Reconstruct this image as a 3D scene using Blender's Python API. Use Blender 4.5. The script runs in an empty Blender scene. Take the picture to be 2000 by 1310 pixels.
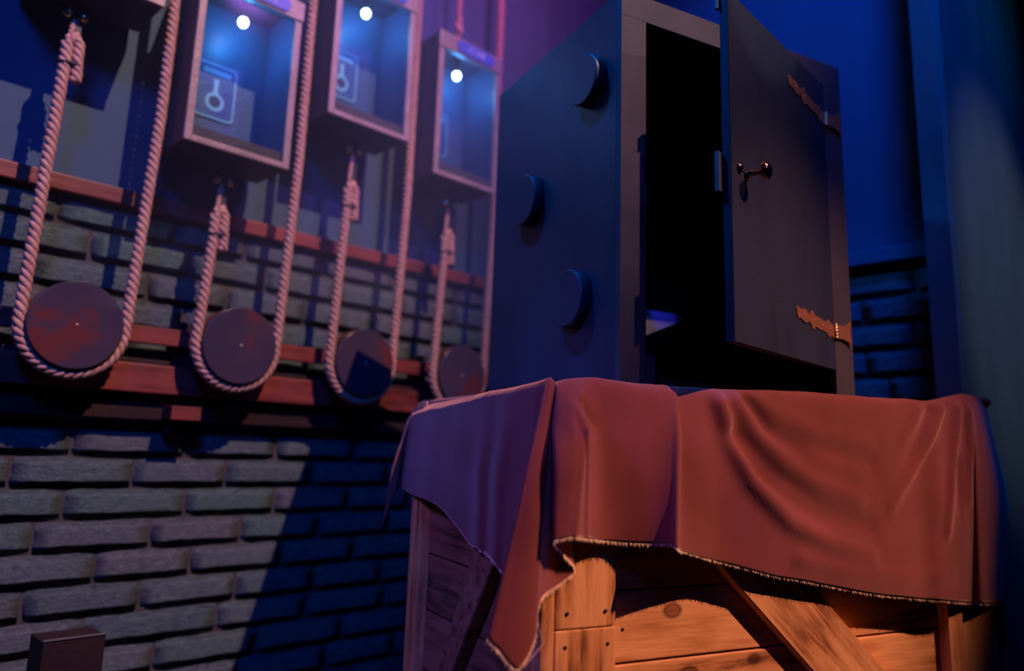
import bpy, bmesh, math, random
from mathutils import Vector, Matrix, noise
random.seed(7)
V = Vector
S = bpy.context.scene
COL = S.collection

# ---------------------------------------------------------------- camera, world, lights, exposure
F, PX, PY = 1500.0, 1000.0, 598.0            # focal length and principal point for a 2000 x 1310 frame
def _n(v): return v.normalized()
_up = _n(V((262, -(7250 + PY), F)))
_yl = V((205 - PX, 855 - PY, F)); _yl = _n(_n(_yl) - _up * _n(_yl).dot(_up))
_xl = _n(_yl.cross(_up))
RW = Matrix((_xl, _yl, _up))                 # camera axes (right, down, forward) -> world
EYE = V((0, 0, 1.0))
cd = bpy.data.cameras.new('camera'); cam = bpy.data.objects.new('camera', cd); COL.objects.link(cam)
r_, u_, b_ = RW @ V((1, 0, 0)), RW @ V((0, -1, 0)), RW @ V((0, 0, -1))
M4 = Matrix((r_, u_, b_)).transposed().to_4x4(); M4.translation = EYE
cam.matrix_world = M4
cd.sensor_width = 36; cd.sensor_fit = 'HORIZONTAL'; cd.lens = 36 * F / 2000
cd.shift_x = 0.0; cd.shift_y = -(655 - PY) / 2000
cd.clip_start = .05; cd.clip_end = 60
cd.dof.use_dof = True; cd.dof.focus_distance = 1.55; cd.dof.aperture_fstop = 1.25
S.camera = cam
S.view_settings.view_transform = 'Standard'; S.view_settings.look = 'None'
S.view_settings.gamma = 1; S.view_settings.exposure = 0.0
try: S.view_settings.use_curve_mapping = False
except Exception: pass
S.cycles.use_denoising = True
S.cycles.max_bounces = 6; S.cycles.diffuse_bounces = 3; S.cycles.glossy_bounces = 3
S.cycles.sample_clamp_indirect = 3.0

wd = bpy.data.worlds.new('world'); S.world = wd; wd.use_nodes = True
bg = wd.node_tree.nodes['Background']; bg.inputs[0].default_value = (0.0, 0.10, 0.9, 1); bg.inputs[1].default_value = 0.006

def light(name, kind, loc, tgt, col, energy, size=.05, angle=60, blend=.3, sy=None):
    d = bpy.data.lights.new(name, kind); d.color = col; d.energy = energy
    if kind == 'SPOT': d.spot_size = math.radians(angle); d.spot_blend = blend; d.shadow_soft_size = size
    elif kind == 'AREA':
        d.size = size
        if sy: d.shape = 'RECTANGLE'; d.size_y = sy
    else: d.shadow_soft_size = size
    o = bpy.data.objects.new(name, d); COL.objects.link(o); o.location = loc
    o.rotation_euler = (V(tgt) - V(loc)).to_track_quat('-Z', 'Y').to_euler()
    return o
light('wall_spot', 'SPOT', (2.36, -2.14, 6.98), (.18, 2.40, 1.40), (1, .58, .52), 2150, .02, 22, .75)
light('crate_spot', 'SPOT', (4.6, -2.9, 6.4), (1.12, 1.2, .68), (1, .46, .34), 3300, .03, 11.5, .8)
light('violet_spot_left', 'SPOT', (-1.0, .7, 2.1), (.68, 1.5, .95), (.20, .12, 1), 110, .12, 30, .7)
light('blue_wash_front', 'SPOT', (-.8, -1.6, 4.2), (-.15, 2.4, 1.6), (.0, .11, 1), 400, .5, 42, .6)
light('blue_spot_door', 'SPOT', (2.4, -2.6, 3.4), (1.38, 1.2, 1.75), (.50, .30, .85), 55, .2, 15, .8)
light('blue_spot_side', 'SPOT', (-.30, 1.85, 3.9), (.95, 1.62, 1.95), (.0, .20, 1), 330, .06, 34, .8)
light('blue_wash_back', 'SPOT', (1.2, .4, 4.3), (2.05, 1.85, 2.15), (.0, .11, 1), 460, .25, 46, .9)
light('magenta_spot', 'SPOT', (1.0, .2, 4.2), (1.28, 2.85, 2.95), (.80, .17, .95), 380, .15, 26, .9)
light('violet_spot', 'SPOT', (1.9, .3, 3.9), (.82, 2.6, 2.35), (.48, .16, 1), 170, .08, 28, .8)
GT = (2.46, 1.51, 1.50)
light('grey_spot', 'SPOT', (3.2, -2.2, 3.8), GT, (.70, .88, 1), 130, .05, 18, .8)
light('teal_spot', 'SPOT', (3.2, -2.2, 4.2), (2.55, 1.5, 2.7), (.0, .42, .75), 60, .1, 16, 1)
light('grey_spot_top', 'SPOT', (4.4, -2.4, 3.9), (1.13, 1.29, 1.985), (.8, .85, 1), 150, .015, 4.6, .4)

# ---------------------------------------------------------------- geometry frames worked out from image pixels, rays through pixels met with planes
def ray(px, py): return RW @ V((px - PX, py - PY, F))
def on(px, py, P, N):
    d = ray(px, py); return EYE + d * ((V(P) - EYE).dot(N) / d.dot(N))
def aty(px, py, y): return on(px, py, (0, y, 0), V((0, 1, 0)))
def atx(px, py, x): return on(px, py, (x, 0, 0), V((1, 0, 0)))
C0 = V((1.692, 2.979, 0)); WW = V((.95516, .29607, 0)).normalized(); WM = V((WW.y, -WW.x, 0))
YAW = math.atan2(WW.y, WW.x)
def wp(s, z, e=0): return C0 + WW * s + WM * e + V((0, 0, z))          # left wall: along, up, out from wall
def bp(t, z, e=0): return C0 + WM * t - WW * e + V((0, 0, z))          # back wall: from the corner towards us

# ---------------------------------------------------------------- materials
def mat(name, base=(.5, .5, .5), rough=.6, metal=0, build=None, spec=.5):
    m = bpy.data.materials.new(name); m.use_nodes = True
    nt = m.node_tree; b = nt.nodes['Principled BSDF']
    b.inputs['Base Color'].default_value = (*base, 1); b.inputs['Roughness'].default_value = rough
    b.inputs['Metallic'].default_value = metal; b.inputs['Specular IOR Level'].default_value = spec
    if build: build(nt, b)
    return m
def nd(nt, t, **kw):
    n = nt.nodes.new(t)
    for k, v in kw.items():
        if k in n.inputs: n.inputs[k].default_value = v
        else: setattr(n, k, v)
    return n
def ramp(nt, stops):
    r = nt.nodes.new('ShaderNodeValToRGB'); e = r.color_ramp.elements
    while len(e) < len(stops): e.new(.5)
    for i, (p, c) in enumerate(stops): e[i].position = p; e[i].color = (*c, 1)
    return r
def coords(nt, scale=(1, 1, 1), rnd=True):
    tc = nt.nodes.new('ShaderNodeTexCoord'); mp = nd(nt, 'ShaderNodeMapping'); mp.inputs['Scale'].default_value = scale
    if rnd:
        oi = nt.nodes.new('ShaderNodeObjectInfo'); ad = nd(nt, 'ShaderNodeVectorMath', operation='ADD')
        ml = nd(nt, 'ShaderNodeMath', operation='MULTIPLY'); ml.inputs[1].default_value = 37.0
        nt.links.new(oi.outputs['Random'], ml.inputs[0]); nt.links.new(tc.outputs['Object'], ad.inputs[0])
        nt.links.new(ml.outputs[0], ad.inputs[1]); nt.links.new(ad.outputs[0], mp.inputs[0])
    else: nt.links.new(tc.outputs['Object'], mp.inputs[0])
    return mp
def bump(nt, b, src, strength=.3, dist=.01):
    bm_ = nd(nt, 'ShaderNodeBump'); bm_.inputs['Strength'].default_value = strength; bm_.inputs['Distance'].default_value = dist
    nt.links.new(src, bm_.inputs['Height']); nt.links.new(bm_.outputs[0], b.inputs['Normal'])
def mottled(stops, scale=(8, 8, 8), nscale=1.0, bs=.3, bd=.004, fine=60, rnd=True, detail=5):
    def f(nt, b):
        mp = coords(nt, scale, rnd); no = nd(nt, 'ShaderNodeTexNoise', Scale=nscale, Detail=detail, Roughness=.6)
        nt.links.new(mp.outputs[0], no.inputs['Vector'])
        rp = ramp(nt, stops); nt.links.new(no.outputs['Fac'], rp.inputs[0]); nt.links.new(rp.outputs[0], b.inputs['Base Color'])
        n2 = nd(nt, 'ShaderNodeTexNoise', Scale=fine, Detail=3.0)
        tc = nt.nodes.new('ShaderNodeTexCoord'); nt.links.new(tc.outputs['Object'], n2.inputs['Vector'])
        bump(nt, b, n2.outputs['Fac'], bs, bd)
    return f
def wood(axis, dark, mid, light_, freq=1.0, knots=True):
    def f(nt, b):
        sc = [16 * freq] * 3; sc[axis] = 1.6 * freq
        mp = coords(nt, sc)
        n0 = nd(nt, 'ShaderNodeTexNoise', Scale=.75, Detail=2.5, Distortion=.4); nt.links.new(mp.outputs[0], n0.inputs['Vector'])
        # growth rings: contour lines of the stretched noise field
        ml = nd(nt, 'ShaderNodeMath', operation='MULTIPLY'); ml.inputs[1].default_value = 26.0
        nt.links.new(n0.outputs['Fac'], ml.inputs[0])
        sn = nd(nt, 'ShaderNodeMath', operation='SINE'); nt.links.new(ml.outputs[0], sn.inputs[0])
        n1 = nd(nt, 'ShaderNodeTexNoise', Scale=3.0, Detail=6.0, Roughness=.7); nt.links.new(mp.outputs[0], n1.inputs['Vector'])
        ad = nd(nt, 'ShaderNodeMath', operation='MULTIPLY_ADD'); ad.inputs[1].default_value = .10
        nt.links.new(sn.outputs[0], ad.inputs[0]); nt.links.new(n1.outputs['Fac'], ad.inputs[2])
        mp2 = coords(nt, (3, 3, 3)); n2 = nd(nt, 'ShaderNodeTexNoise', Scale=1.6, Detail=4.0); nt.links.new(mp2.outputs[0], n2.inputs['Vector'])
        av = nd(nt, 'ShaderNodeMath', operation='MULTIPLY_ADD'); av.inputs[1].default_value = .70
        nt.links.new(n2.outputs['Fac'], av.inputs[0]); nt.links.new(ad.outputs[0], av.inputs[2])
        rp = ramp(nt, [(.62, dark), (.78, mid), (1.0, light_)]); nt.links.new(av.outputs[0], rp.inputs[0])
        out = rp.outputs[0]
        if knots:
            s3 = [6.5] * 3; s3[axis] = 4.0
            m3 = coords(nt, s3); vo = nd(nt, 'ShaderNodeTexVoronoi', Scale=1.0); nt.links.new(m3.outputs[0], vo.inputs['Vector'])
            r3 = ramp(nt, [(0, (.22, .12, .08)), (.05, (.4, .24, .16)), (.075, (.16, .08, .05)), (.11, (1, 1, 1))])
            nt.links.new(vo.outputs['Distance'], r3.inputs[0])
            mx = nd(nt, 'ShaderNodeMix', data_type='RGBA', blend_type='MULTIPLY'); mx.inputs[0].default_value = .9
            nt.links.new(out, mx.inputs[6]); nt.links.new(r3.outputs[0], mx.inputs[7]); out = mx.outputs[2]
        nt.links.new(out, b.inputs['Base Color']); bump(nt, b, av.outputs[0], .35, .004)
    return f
def brick_mat(nt, b):
    oi = nt.nodes.new('ShaderNodeObjectInfo')
    r0 = ramp(nt, [(0, (.10, .16, .17)), (.35, (.14, .18, .20)), (.65, (.10, .19, .17)), (1, (.16, .17, .19))]); nt.links.new(oi.outputs['Random'], r0.inputs[0])
    mp = coords(nt, (1, 1, 1)); n1 = nd(nt, 'ShaderNodeTexNoise', Scale=13.0, Detail=6.0, Roughness=.65); nt.links.new(mp.outputs[0], n1.inputs['Vector'])
    r1 = ramp(nt, [(.3, (.42, .46, .5)), (.55, (1, 1, 1)), (.66, (1.5, 1.35, 1.15)), (.73, (3.0, 2.3, 1.6))]); nt.links.new(n1.outputs['Fac'], r1.inputs[0])
    mx = nd(nt, 'ShaderNodeMix', data_type='RGBA', blend_type='MULTIPLY'); mx.inputs[0].default_value = 1
    nt.links.new(r0.outputs[0], mx.inputs[6]); nt.links.new(r1.outputs[0], mx.inputs[7]); nt.links.new(mx.outputs[2], b.inputs['Base Color'])
    n2 = nd(nt, 'ShaderNodeTexNoise', Scale=38.0, Detail=5.0); nt.links.new(mp.outputs[0], n2.inputs['Vector']); bump(nt, b, n2.outputs['Fac'], .9, .010)
def velvet(nt, b):
    b.inputs['Sheen Weight'].default_value = 1.0; b.inputs['Sheen Roughness'].default_value = .42; b.inputs['Sheen Tint'].default_value = (1, .55, .45, 1)
    mp = coords(nt, (1, 1, 1), False); n1 = nd(nt, 'ShaderNodeTexNoise', Scale=5.0, Detail=4.0); nt.links.new(mp.outputs[0], n1.inputs['Vector'])
    r1 = ramp(nt, [(.3, (.14, .028, .026)), (.7, (.20, .046, .042))]); nt.links.new(n1.outputs['Fac'], r1.inputs[0]); nt.links.new(r1.outputs[0], b.inputs['Base Color'])
    n2 = nd(nt, 'ShaderNodeTexNoise', Scale=420.0, Detail=2.0); nt.links.new(mp.outputs[0], n2.inputs['Vector']); bump(nt, b, n2.outputs['Fac'], .25, .001)
def emis(col, strength):
    def f(nt, b):
        b.inputs['Emission Color'].default_value = (*col, 1); b.inputs['Emission Strength'].default_value = strength
    return f
MT = {}
MT['brick'] = mat('painted_brick', rough=.75, build=brick_mat)
MT['mortar'] = mat('mortar', (.07, .06, .06), .9, build=mottled([(.3, (.045, .04, .04)), (.7, (.09, .075, .07))], bs=.6))
MT['plaster'] = mat('blue_grey_plaster', rough=.8, build=mottled([(.35, (.035, .085, .14)), (.7, (.050, .110, .18))], (2, 2, 2), bs=.2, rnd=False))
MT['wing'] = mat('distressed_paint', rough=.85, build=mottled([(.28, (.05, .06, .055)), (.36, (.12, .13, .12)), (.7, (.16, .18, .17))], (5, 5, 2), bs=.3, bd=.003, fine=90, rnd=False, detail=8))
MT['redwood'] = mat('red_stained_wood', rough=.5, build=wood(0, (.09, .014, .014), (.18, .030, .026), (.26, .05, .04), .8, False))
MT['pine_x'] = mat('pine_horizontal', rough=.62, build=wood(0, (.16, .050, .014), (.56, .235, .070), (.78, .38, .14)))
MT['pine_z'] = mat('pine_vertical', rough=.62, build=wood(2, (.16, .050, .014), (.56, .235, .070), (.78, .38, .14)))
MT['pine_b'] = mat('pine_brace', rough=.6, build=wood(0, (.24, .085, .025), (.56, .25, .085), (.72, .36, .14), 1.2))
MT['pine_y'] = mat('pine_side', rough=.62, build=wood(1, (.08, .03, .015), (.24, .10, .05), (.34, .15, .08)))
MT['black'] = mat('black_painted_wood', rough=.42, spec=.35, build=mottled([(.3, (.014, .030, .046)), (.7, (.022, .044, .064))], (10, 10, 3), bs=.18, bd=.002, fine=160))
MT['frame'] = mat('dark_frame_paint', rough=.6, spec=.25, build=mottled([(.3, (.045, .040, .052)), (.7, (.070, .058, .072))], (6, 6, 6), bs=.25, bd=.002, fine=220))
MT['door'] = mat('dark_door_paint', rough=.6, spec=.3, build=mottled([(.3, (.007, .014, .040)), (.7, (.015, .022, .058))], (9, 9, 2.2), bs=.3, bd=.002, fine=220))
MT['void'] = mat('matt_black_lining', (.004, .005, .007), .9)
MT['copper'] = mat('copper_plate', (.62, .26, .15), .38, .75)
MT['copper_shine'] = mat('polished_copper', (.80, .38, .24), .12, 1)
MT['brass'] = mat('brass', (.75, .45, .22), .25, 1)
MT['steel'] = mat('dull_steel', (.20, .19, .19), .45, .5)
MT['iron'] = mat('dark_iron', (.05, .045, .05), .5, .6)
MT['velvet'] = mat('rust_velvet', rough=.85, build=velvet, spec=.15)
MT['fray'] = mat('frayed_thread', (.92, .66, .42), .8)
MT['rope'] = mat('hemp_rope', rough=.85, build=mottled([(.3, (.44, .22, .17)), (.7, (.72, .41, .31))], (60, 60, 60), bs=.4, bd=.002, fine=300))
MT['cord'] = mat('black_cord', (.02, .018, .02), .7)
MT['leather'] = mat('black_leather', (.025, .022, .028), .45)
MT['disc'] = mat('varnished_disc', rough=.24, build=mottled([(.42, (.055, .042, .070)), (.56, (.070, .045, .070)), (.64, (.14, .034, .034))], (1, 1, 1), 5.5, .1, .001, 60))  # violet reflections painted into the base colour as patches among the red
MT['disc_edge'] = mat('disc_edge', (.09, .03, .02), .5)
MT['screw'] = mat('screw_head', (.8, .75, .7), .3, .6)
MT['box'] = mat('lantern_case', rough=.55, build=mottled([(.3, (.05, .04, .05)), (.7, (.08, .065, .08))], (6, 6, 3)))
MT['gilt'] = mat('worn_gilt_frame', rough=.42, metal=.15, build=mottled([(.3, (.28, .20, .20)), (.7, (.42, .30, .29))], (12, 12, 12)))
MT['inlay'] = mat('lantern_lining', rough=.45, build=mottled([(.3, (.045, .10, .20)), (.7, (.06, .14, .27))], (6, 6, 3)))
MT['plaque'] = mat('blue_plaque', (.08, .14, .62), .3)
MT['letters'] = mat('pale_lettering', (.62, .66, .85), .5)
MT['card'] = mat('blue_card', rough=.4, build=mottled([(.4, (.03, .10, .28)), (.7, (.05, .22, .30))], (14, 14, 8)))
MT['cardline'] = mat('pale_card_print', (.25, .62, .72), .4)
MT['carddark'] = mat('dark_card_print', (.02, .06, .14), .4)
MT['bulb'] = mat('lit_bulb', (.8, .95, 1), .2, build=emis((.55, .86, 1), 22))
MT['patch_grey'] = mat('lit_patch_grey', (.34, .32, .28), .7)  # brightness of the lit patch put into this grey
MT['brown'] = mat('dark_brown_panel', rough=.55, spec=.3, build=mottled([(.3, (.025, .012, .013)), (.7, (.035, .016, .017))], (6, 6, 6)))
MT['floor'] = mat('dark_floor', rough=.7, build=mottled([(.3, (.02, .02, .022)), (.7, (.035, .035, .04))], (2, 2, 2), rnd=False))
def glass_mat():
    m = bpy.data.materials.new('clear_glass'); m.use_nodes = True; nt = m.node_tree; nt.nodes.clear()
    o = nt.nodes.new('ShaderNodeOutputMaterial'); mx = nt.nodes.new('ShaderNodeMixShader'); tr = nt.nodes.new('ShaderNodeBsdfTransparent'); gl = nt.nodes.new('ShaderNodeBsdfGlossy')
    gl.inputs['Roughness'].default_value = .12; tr.inputs[0].default_value = (.93, .96, .97, 1)
    fr = nt.nodes.new('ShaderNodeLayerWeight'); fr.inputs['Blend'].default_value = .5
    pw = nd(nt, 'ShaderNodeMath', operation='POWER'); pw.inputs[1].default_value = 4.0; ma = nd(nt, 'ShaderNodeMath', operation='MULTIPLY_ADD'); ma.inputs[1].default_value = .5; ma.inputs[2].default_value = .03
    nt.links.new(fr.outputs['Facing'], pw.inputs[0]); nt.links.new(pw.outputs[0], ma.inputs[0]); nt.links.new(ma.outputs[0], mx.inputs[0]); nt.links.new(tr.outputs[0], mx.inputs[1]); nt.links.new(gl.outputs[0], mx.inputs[2]); nt.links.new(mx.outputs[0], o.inputs[0])
    return m
MT['glass'] = glass_mat()

# ---------------------------------------------------------------- mesh helpers
def link(name, me, m, parent=None, smooth=False):
    if m is not None: me.materials.append(m)
    if smooth:
        for p in me.polygons: p.use_smooth = True
    o = bpy.data.objects.new(name, me); COL.objects.link(o)
    if parent: o.parent = parent
    return o
def frombm(name, bm, m, parent=None, smooth=False):
    me = bpy.data.meshes.new(name); bm.to_mesh(me); bm.free(); return link(name, me, m, parent, smooth)
def frompy(name, vs, fs, m, parent=None, smooth=False):
    me = bpy.data.meshes.new(name); me.from_pydata([tuple(v) for v in vs], [], fs); me.update(); return link(name, me, m, parent, smooth)
def thing(name, label, cat, loc, rz=0, group=None):
    o = bpy.data.objects.new(name, None); COL.objects.link(o); o.empty_display_size = .05
    o.location = loc; o.rotation_euler = (0, 0, rz); o['label'] = label; o['category'] = cat
    if group: o['group'] = group
    return o
def tag(o, label, cat, group=None):
    o['label'] = label; o['category'] = cat
    if group: o['group'] = group
def struct(o): o['kind'] = 'structure'; return o
def bmbox(bm, lo, hi, mtx=None):
    r = bmesh.ops.create_cube(bm, size=1); vs = r['verts']
    for v in vs:
        v.co = V((lo[i] + (hi[i] - lo[i]) * (v.co[i] + .5) for i in range(3)))
        if mtx: v.co = mtx @ v.co
    return vs
def box(name, lo, hi, m, parent=None, bev=0, seg=2, mtx=None, center=True):
    """box with its own origin at its centre"""
    lo, hi = V(lo), V(hi); c = (lo + hi) / 2
    bm = bmesh.new(); bmbox(bm, lo - c, hi - c)
    if bev: bmesh.ops.bevel(bm, geom=bm.edges[:], offset=bev, segments=seg, affect='EDGES', profile=.6)
    o = frombm(name, bm, m, parent)
    o.location = c
    return o
def lathe(name, prof, m, parent=None, seg=24, mtx=None, smooth=True):
    """profile of (radius, height) turned about z, then placed by mtx"""
    vs, fs = [], []
    for r, h in prof:
        for k in range(seg):
            a = 2 * math.pi * k / seg; vs.append(V((r * math.cos(a), r * math.sin(a), h)))
    n = len(prof)
    for i in range(n - 1):
        for k in range(seg):
            k2 = (k + 1) % seg; fs.append((i * seg + k, i * seg + k2, (i + 1) * seg + k2, (i + 1) * seg + k))
    fs.append(tuple(reversed(range(seg)))); fs.append(tuple((n - 1) * seg + k for k in range(seg)))
    o = frompy(name, vs, fs, m, parent, False)
    if smooth:
        for p in o.data.polygons[:-2]: p.use_smooth = True
    if mtx: o.matrix_basis = mtx
    return o
def axis_m(loc, zdir, xdir=None):
    z = V(zdir).normalized(); x = V(xdir) if xdir else (V((0, 0, 1)) if abs(z.z) < .9 else V((1, 0, 0)))
    x = (x - z * x.dot(z)).normalized(); y = z.cross(x); m = Matrix((x, y, z)).transposed().to_4x4(); m.translation = V(loc); return m
def tube(name, pts, rad, m, parent=None, seg=8):
    vs, fs = sweep([V(p) for p in pts], lambda i: rad, seg); return frompy(name, vs, fs, m, parent, True)
def frames(pts):
    T = [(pts[min(i + 1, len(pts) - 1)] - pts[max(i - 1, 0)]).normalized() for i in range(len(pts))]
    a = V((1, 0, 0)) if abs(T[0].x) < .8 else V((0, 1, 0)); N = (a - T[0] * a.dot(T[0])).normalized(); out = []
    for t in T: N = (N - t * N.dot(t)).normalized(); out.append((t, N, t.cross(N)))
    return out
def sweep(pts, rf, seg):
    fr = frames(pts); vs, fs = [], []
    for i, p in enumerate(pts):
        _, n, b = fr[i]; r = rf(i)
        for k in range(seg):
            a = 2 * math.pi * k / seg; vs.append(p + n * (r * math.cos(a)) + b * (r * math.sin(a)))
    for i in range(len(pts) - 1):
        for k in range(seg):
            k2 = (k + 1) % seg; fs.append((i * seg + k, i * seg + k2, (i + 1) * seg + k2, (i + 1) * seg + k))
    fs.append(tuple(reversed(range(seg)))); fs.append(tuple((len(pts) - 1) * seg + k for k in range(seg)))
    return vs, fs
def resample(pts, step):
    pts = [V(p) for p in pts]; out = [pts[0].copy()]; carry = 0
    for a, b in zip(pts, pts[1:]):
        L = (b - a).length; d = step - carry
        while d <= L: out.append(a + (b - a) * (d / L)); d += step
        carry = L - (d - step)
    return out
def rope_mesh(pts, R=.0155, pitch=.062, strands=3, seg=6):
    P = resample(pts, .0065); fr = frames(P); VS, FS = [], []; rs = R * .56; ro = R * .52
    for s in range(strands):
        q = []
        for i, p in enumerate(P):
            a = -2 * math.pi * (i * .0065 / pitch) + 2 * math.pi * s / strands; _, n, b = fr[i]
            q.append(p + n * (ro * math.cos(a)) + b * (ro * math.sin(a)))
        v, f = sweep(q, lambda i: rs, seg); o = len(VS); VS += v; FS += [tuple(x + o for x in t) for t in f]
    return VS, FS
def local(vs, o): inv = o.matrix_basis.inverted() if o else Matrix(); return [inv @ v for v in vs]

# ================================================================= SETTING
def quad(name, a, b, c, d, m):
    return struct(frompy(name, [a, b, c, d], [(0, 1, 2, 3)], m))
BIG = 7.4
fl = box('floor', (-3.6, -2.6, -.08), (4.6, 4.2, 0), MT['floor']); struct(fl)
ce = box('ceiling', (-3.6, -2.6, BIG), (4.6, 4.2, BIG + .08), MT['void']); struct(ce)
def wbox(name, s0, s1, z0, z1, e0, e1, m, parent=None, bev=0, back=False):
    """box in the left wall's frame (or the back wall's)"""
    lo = V((s0, -e1, z0)); hi = V((s1, -e0, z1)); c = (lo + hi) / 2
    bm = bmesh.new(); bmbox(bm, lo - c, hi - c)
    if bev: bmesh.ops.bevel(bm, geom=bm.edges[:], offset=bev, segments=2, affect='EDGES', profile=.6)
    o = frombm(name, bm, m, parent)
    if parent is None:
        if back: o.location = bp(c.x, c.z, -c.y); o.rotation_euler = (0, 0, YAW - math.pi / 2)
        else: o.location = wp(c.x, c.z, -c.y); o.rotation_euler = (0, 0, YAW)
    else: o.location = c
    return o
wl = thing('wall_left', '', 'wall', C0, YAW); del wl['label'], wl['category']; wl['kind'] = 'structure'
wbox('plaster_panel', -4.6, .12, 1.705, BIG, -.12, 0, MT['plaster'], wl)
wbox('mortar_bed', -4.6, .12, 0, 1.705, -.12, -.001, MT['mortar'], wl)
wk = thing('wall_back', '', 'wall', C0, YAW - math.pi / 2); del wk['label'], wk['category']; wk['kind'] = 'structure'
T1 = (on(1802, 400, C0 - WW * .22, WW) - C0).dot(WM) + .01
wbox('plaster_panel', 0, T1, 1.66, BIG, -.12, 0, MT['plaster'], wk)
wbox('mortar_bed', 0, T1, 0, 1.66, -.12, -.001, MT['mortar'], wk)

# brick shapes: rough-faced blocks, one unit long in x, one unit high in z, face towards -y
def brick_variant(seed):
    rd = random.Random(seed); NX, NZ = 7, 4; vs, fs = [], []
    def edge(i, k):
        x = -.5 + i / NX; z = -.5 + k / NZ; y = -.0065 + rd.uniform(-.002, .002)
        x += rd.uniform(-.012, .012); z += rd.uniform(-.022, .022)
        if i in (0, NX): y += .003
        if k in (0, NZ): y += .003
        if i in (0, NX) and k in (0, NZ): x *= .99; z *= .955; y += .001
        return V((x, y, z))
    idx = {}
    for k in range(NZ + 1):
        for i in range(NX + 1): idx[i, k] = len(vs); vs.append(edge(i, k))
    for k in range(NZ):
        for i in range(NX): fs.append((idx[i, k], idx[i + 1, k], idx[i + 1, k + 1], idx[i, k + 1]))
    ring = [(i, 0) for i in range(NX)] + [(NX, k) for k in range(NZ)] + [(i, NZ) for i in range(NX, 0, -1)] + [(0, k) for k in range(NZ, 0, -1)]
    bk = []
    for i, k in ring: v = vs[idx[i, k]].copy(); v.x *= 1.012; v.z *= 1.03; v.y = .016; bk.append(len(vs)); vs.append(v)
    for a in range(len(ring)):
        b2 = (a + 1) % len(ring); fs.append((idx[ring[b2]], idx[ring[a]], bk[a], bk[b2]))
    me = bpy.data.meshes.new('brick'); me.from_pydata([tuple(v) for v in vs], [], fs); me.update(); me.materials.append(MT['brick'])
    for p in me.polygons: p.use_smooth = True
    return me
BV = [brick_variant(s) for s in range(7)]
def put_brick(parent, s0, s1, z0, z1):
    o = bpy.data.objects.new('brick', random.choice(BV)); COL.objects.link(o); o.parent = parent
    o.location = ((s0 + s1) / 2, random.uniform(-.002, .0015), (z0 + z1) / 2); o.scale = (s1 - s0, 1, z1 - z0)
    o.rotation_euler = (0, random.uniform(-.006, .006), 0)
known = {10: [-1.854, -1.547, -1.252], 9: [-1.989, -1.688, -1.414, -1.111], 8: [-1.856, -1.532, -1.244], 7: [-1.915, -1.620, -1.348],
         6: [-1.758, -1.496, -1.198], 5: [-1.919, -1.631, -1.349], 4: [-1.767, -1.398], 3: [-1.572, -1.261],
         17: [-1.971, -1.642, -1.425], 16: [-1.878, -1.592, -1.344], 15: [-2.006, -1.711, -1.47]}
PIT = .0842
ZL = [.951 + (r - 10) * PIT for r in range(12)] + [1.125, 1.222, 1.312, 1.402, 1.492, 1.582, 1.668]
for r in range(len(ZL) - 1):
    z0, z1 = ZL[r], ZL[r + 1]
    if z1 < .15: continue
    js = known.get(r) or [-1.9 + (.14 if r % 2 else 0) + random.uniform(-.02, .02)]
    js = list(js)
    while js[0] > -2.55: js.insert(0, js[0] - random.uniform(.26, .31))
    while js[-1] < -.28: js.append(js[-1] + random.uniform(.26, .31))
    js.append(0.0)
    for a, b in zip(js, js[1:]): put_brick(wl, a + .005, b - .005, z0 + .003, z1 - .002)
bk_known = {17: [1.28], 16: [1.405], 15: [1.55], 14: [1.41], 13: [1.475]}
for r in range(4, 19):
    z0 = .951 + (r - 10) * PIT - .02; z1 = min(z0 + PIT, 1.628)
    if z1 - z0 < .03: continue
    js = list(bk_known.get(r) or [1.3 + (.14 if r % 2 else 0) + random.uniform(-.02, .02)])
    while js[0] > .35: js.insert(0, js[0] - random.uniform(.26, .31))
    while js[-1] < T1 - .3: js.append(js[-1] + random.uniform(.26, .31))
    js.insert(0, .03); js.append(T1)
    for a, b in zip(js, js[1:]): put_brick(wk, a + .005, b - .005, z0 + .003, z1 - .002)
# wooden dado rails on top of the brick
struct(wbox('trim_1', -3.2, -.005, 1.668, 1.714, -.01, .035, MT['redwood'], None, .004))
struct(wbox('trim_2', 0.0, T1, 1.628, 1.674, -.01, .035, MT['plaster'], None, .004, True))

# wing wall at the right: end face and long side running away
wr = thing('wall_right', '', 'wall', (0, 0, 0)); del wr['label'], wr['category']; wr['kind'] = 'structure'
Q1 = on(1861, 400, C0 - WW * .22, WW); Q0 = on(1802, 400, C0 - WW * .22, WW)
mA, mB = (Q0 - C0).dot(WM), (Q1 - C0).dot(WM)
bm = bmesh.new(); NZ = 60
def wingpt(a, e, z): return C0 + WM * a - WW * e + V((0, 0, z))
def wingwob(z, k): return .004 * noise.noise(V((z * 3, k, 0)))
vs = []
for i in range(NZ + 1):
    z = 4.5 * i / NZ
    z = BIG * i / NZ; vs += [wingpt(mA + wingwob(z, 1), .22, z), wingpt(mB - .012 + wingwob(z, 2), .22, z), wingpt(mB + wingwob(z, 3), .21, z), wingpt(mB + .0, -2.2, z), wingpt(mA, -2.2, z)]
fs = []
for i in range(NZ):
    for k in range(5): k2 = (k + 1) % 5; fs.append((i * 5 + k, i * 5 + k2, (i + 1) * 5 + k2, (i + 1) * 5 + k))
fs += [(4, 3, 2, 1, 0), tuple(NZ * 5 + k for k in range(5))]
frompy('wing_panel', vs, fs, MT['wing'], wr); bm.free()

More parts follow.
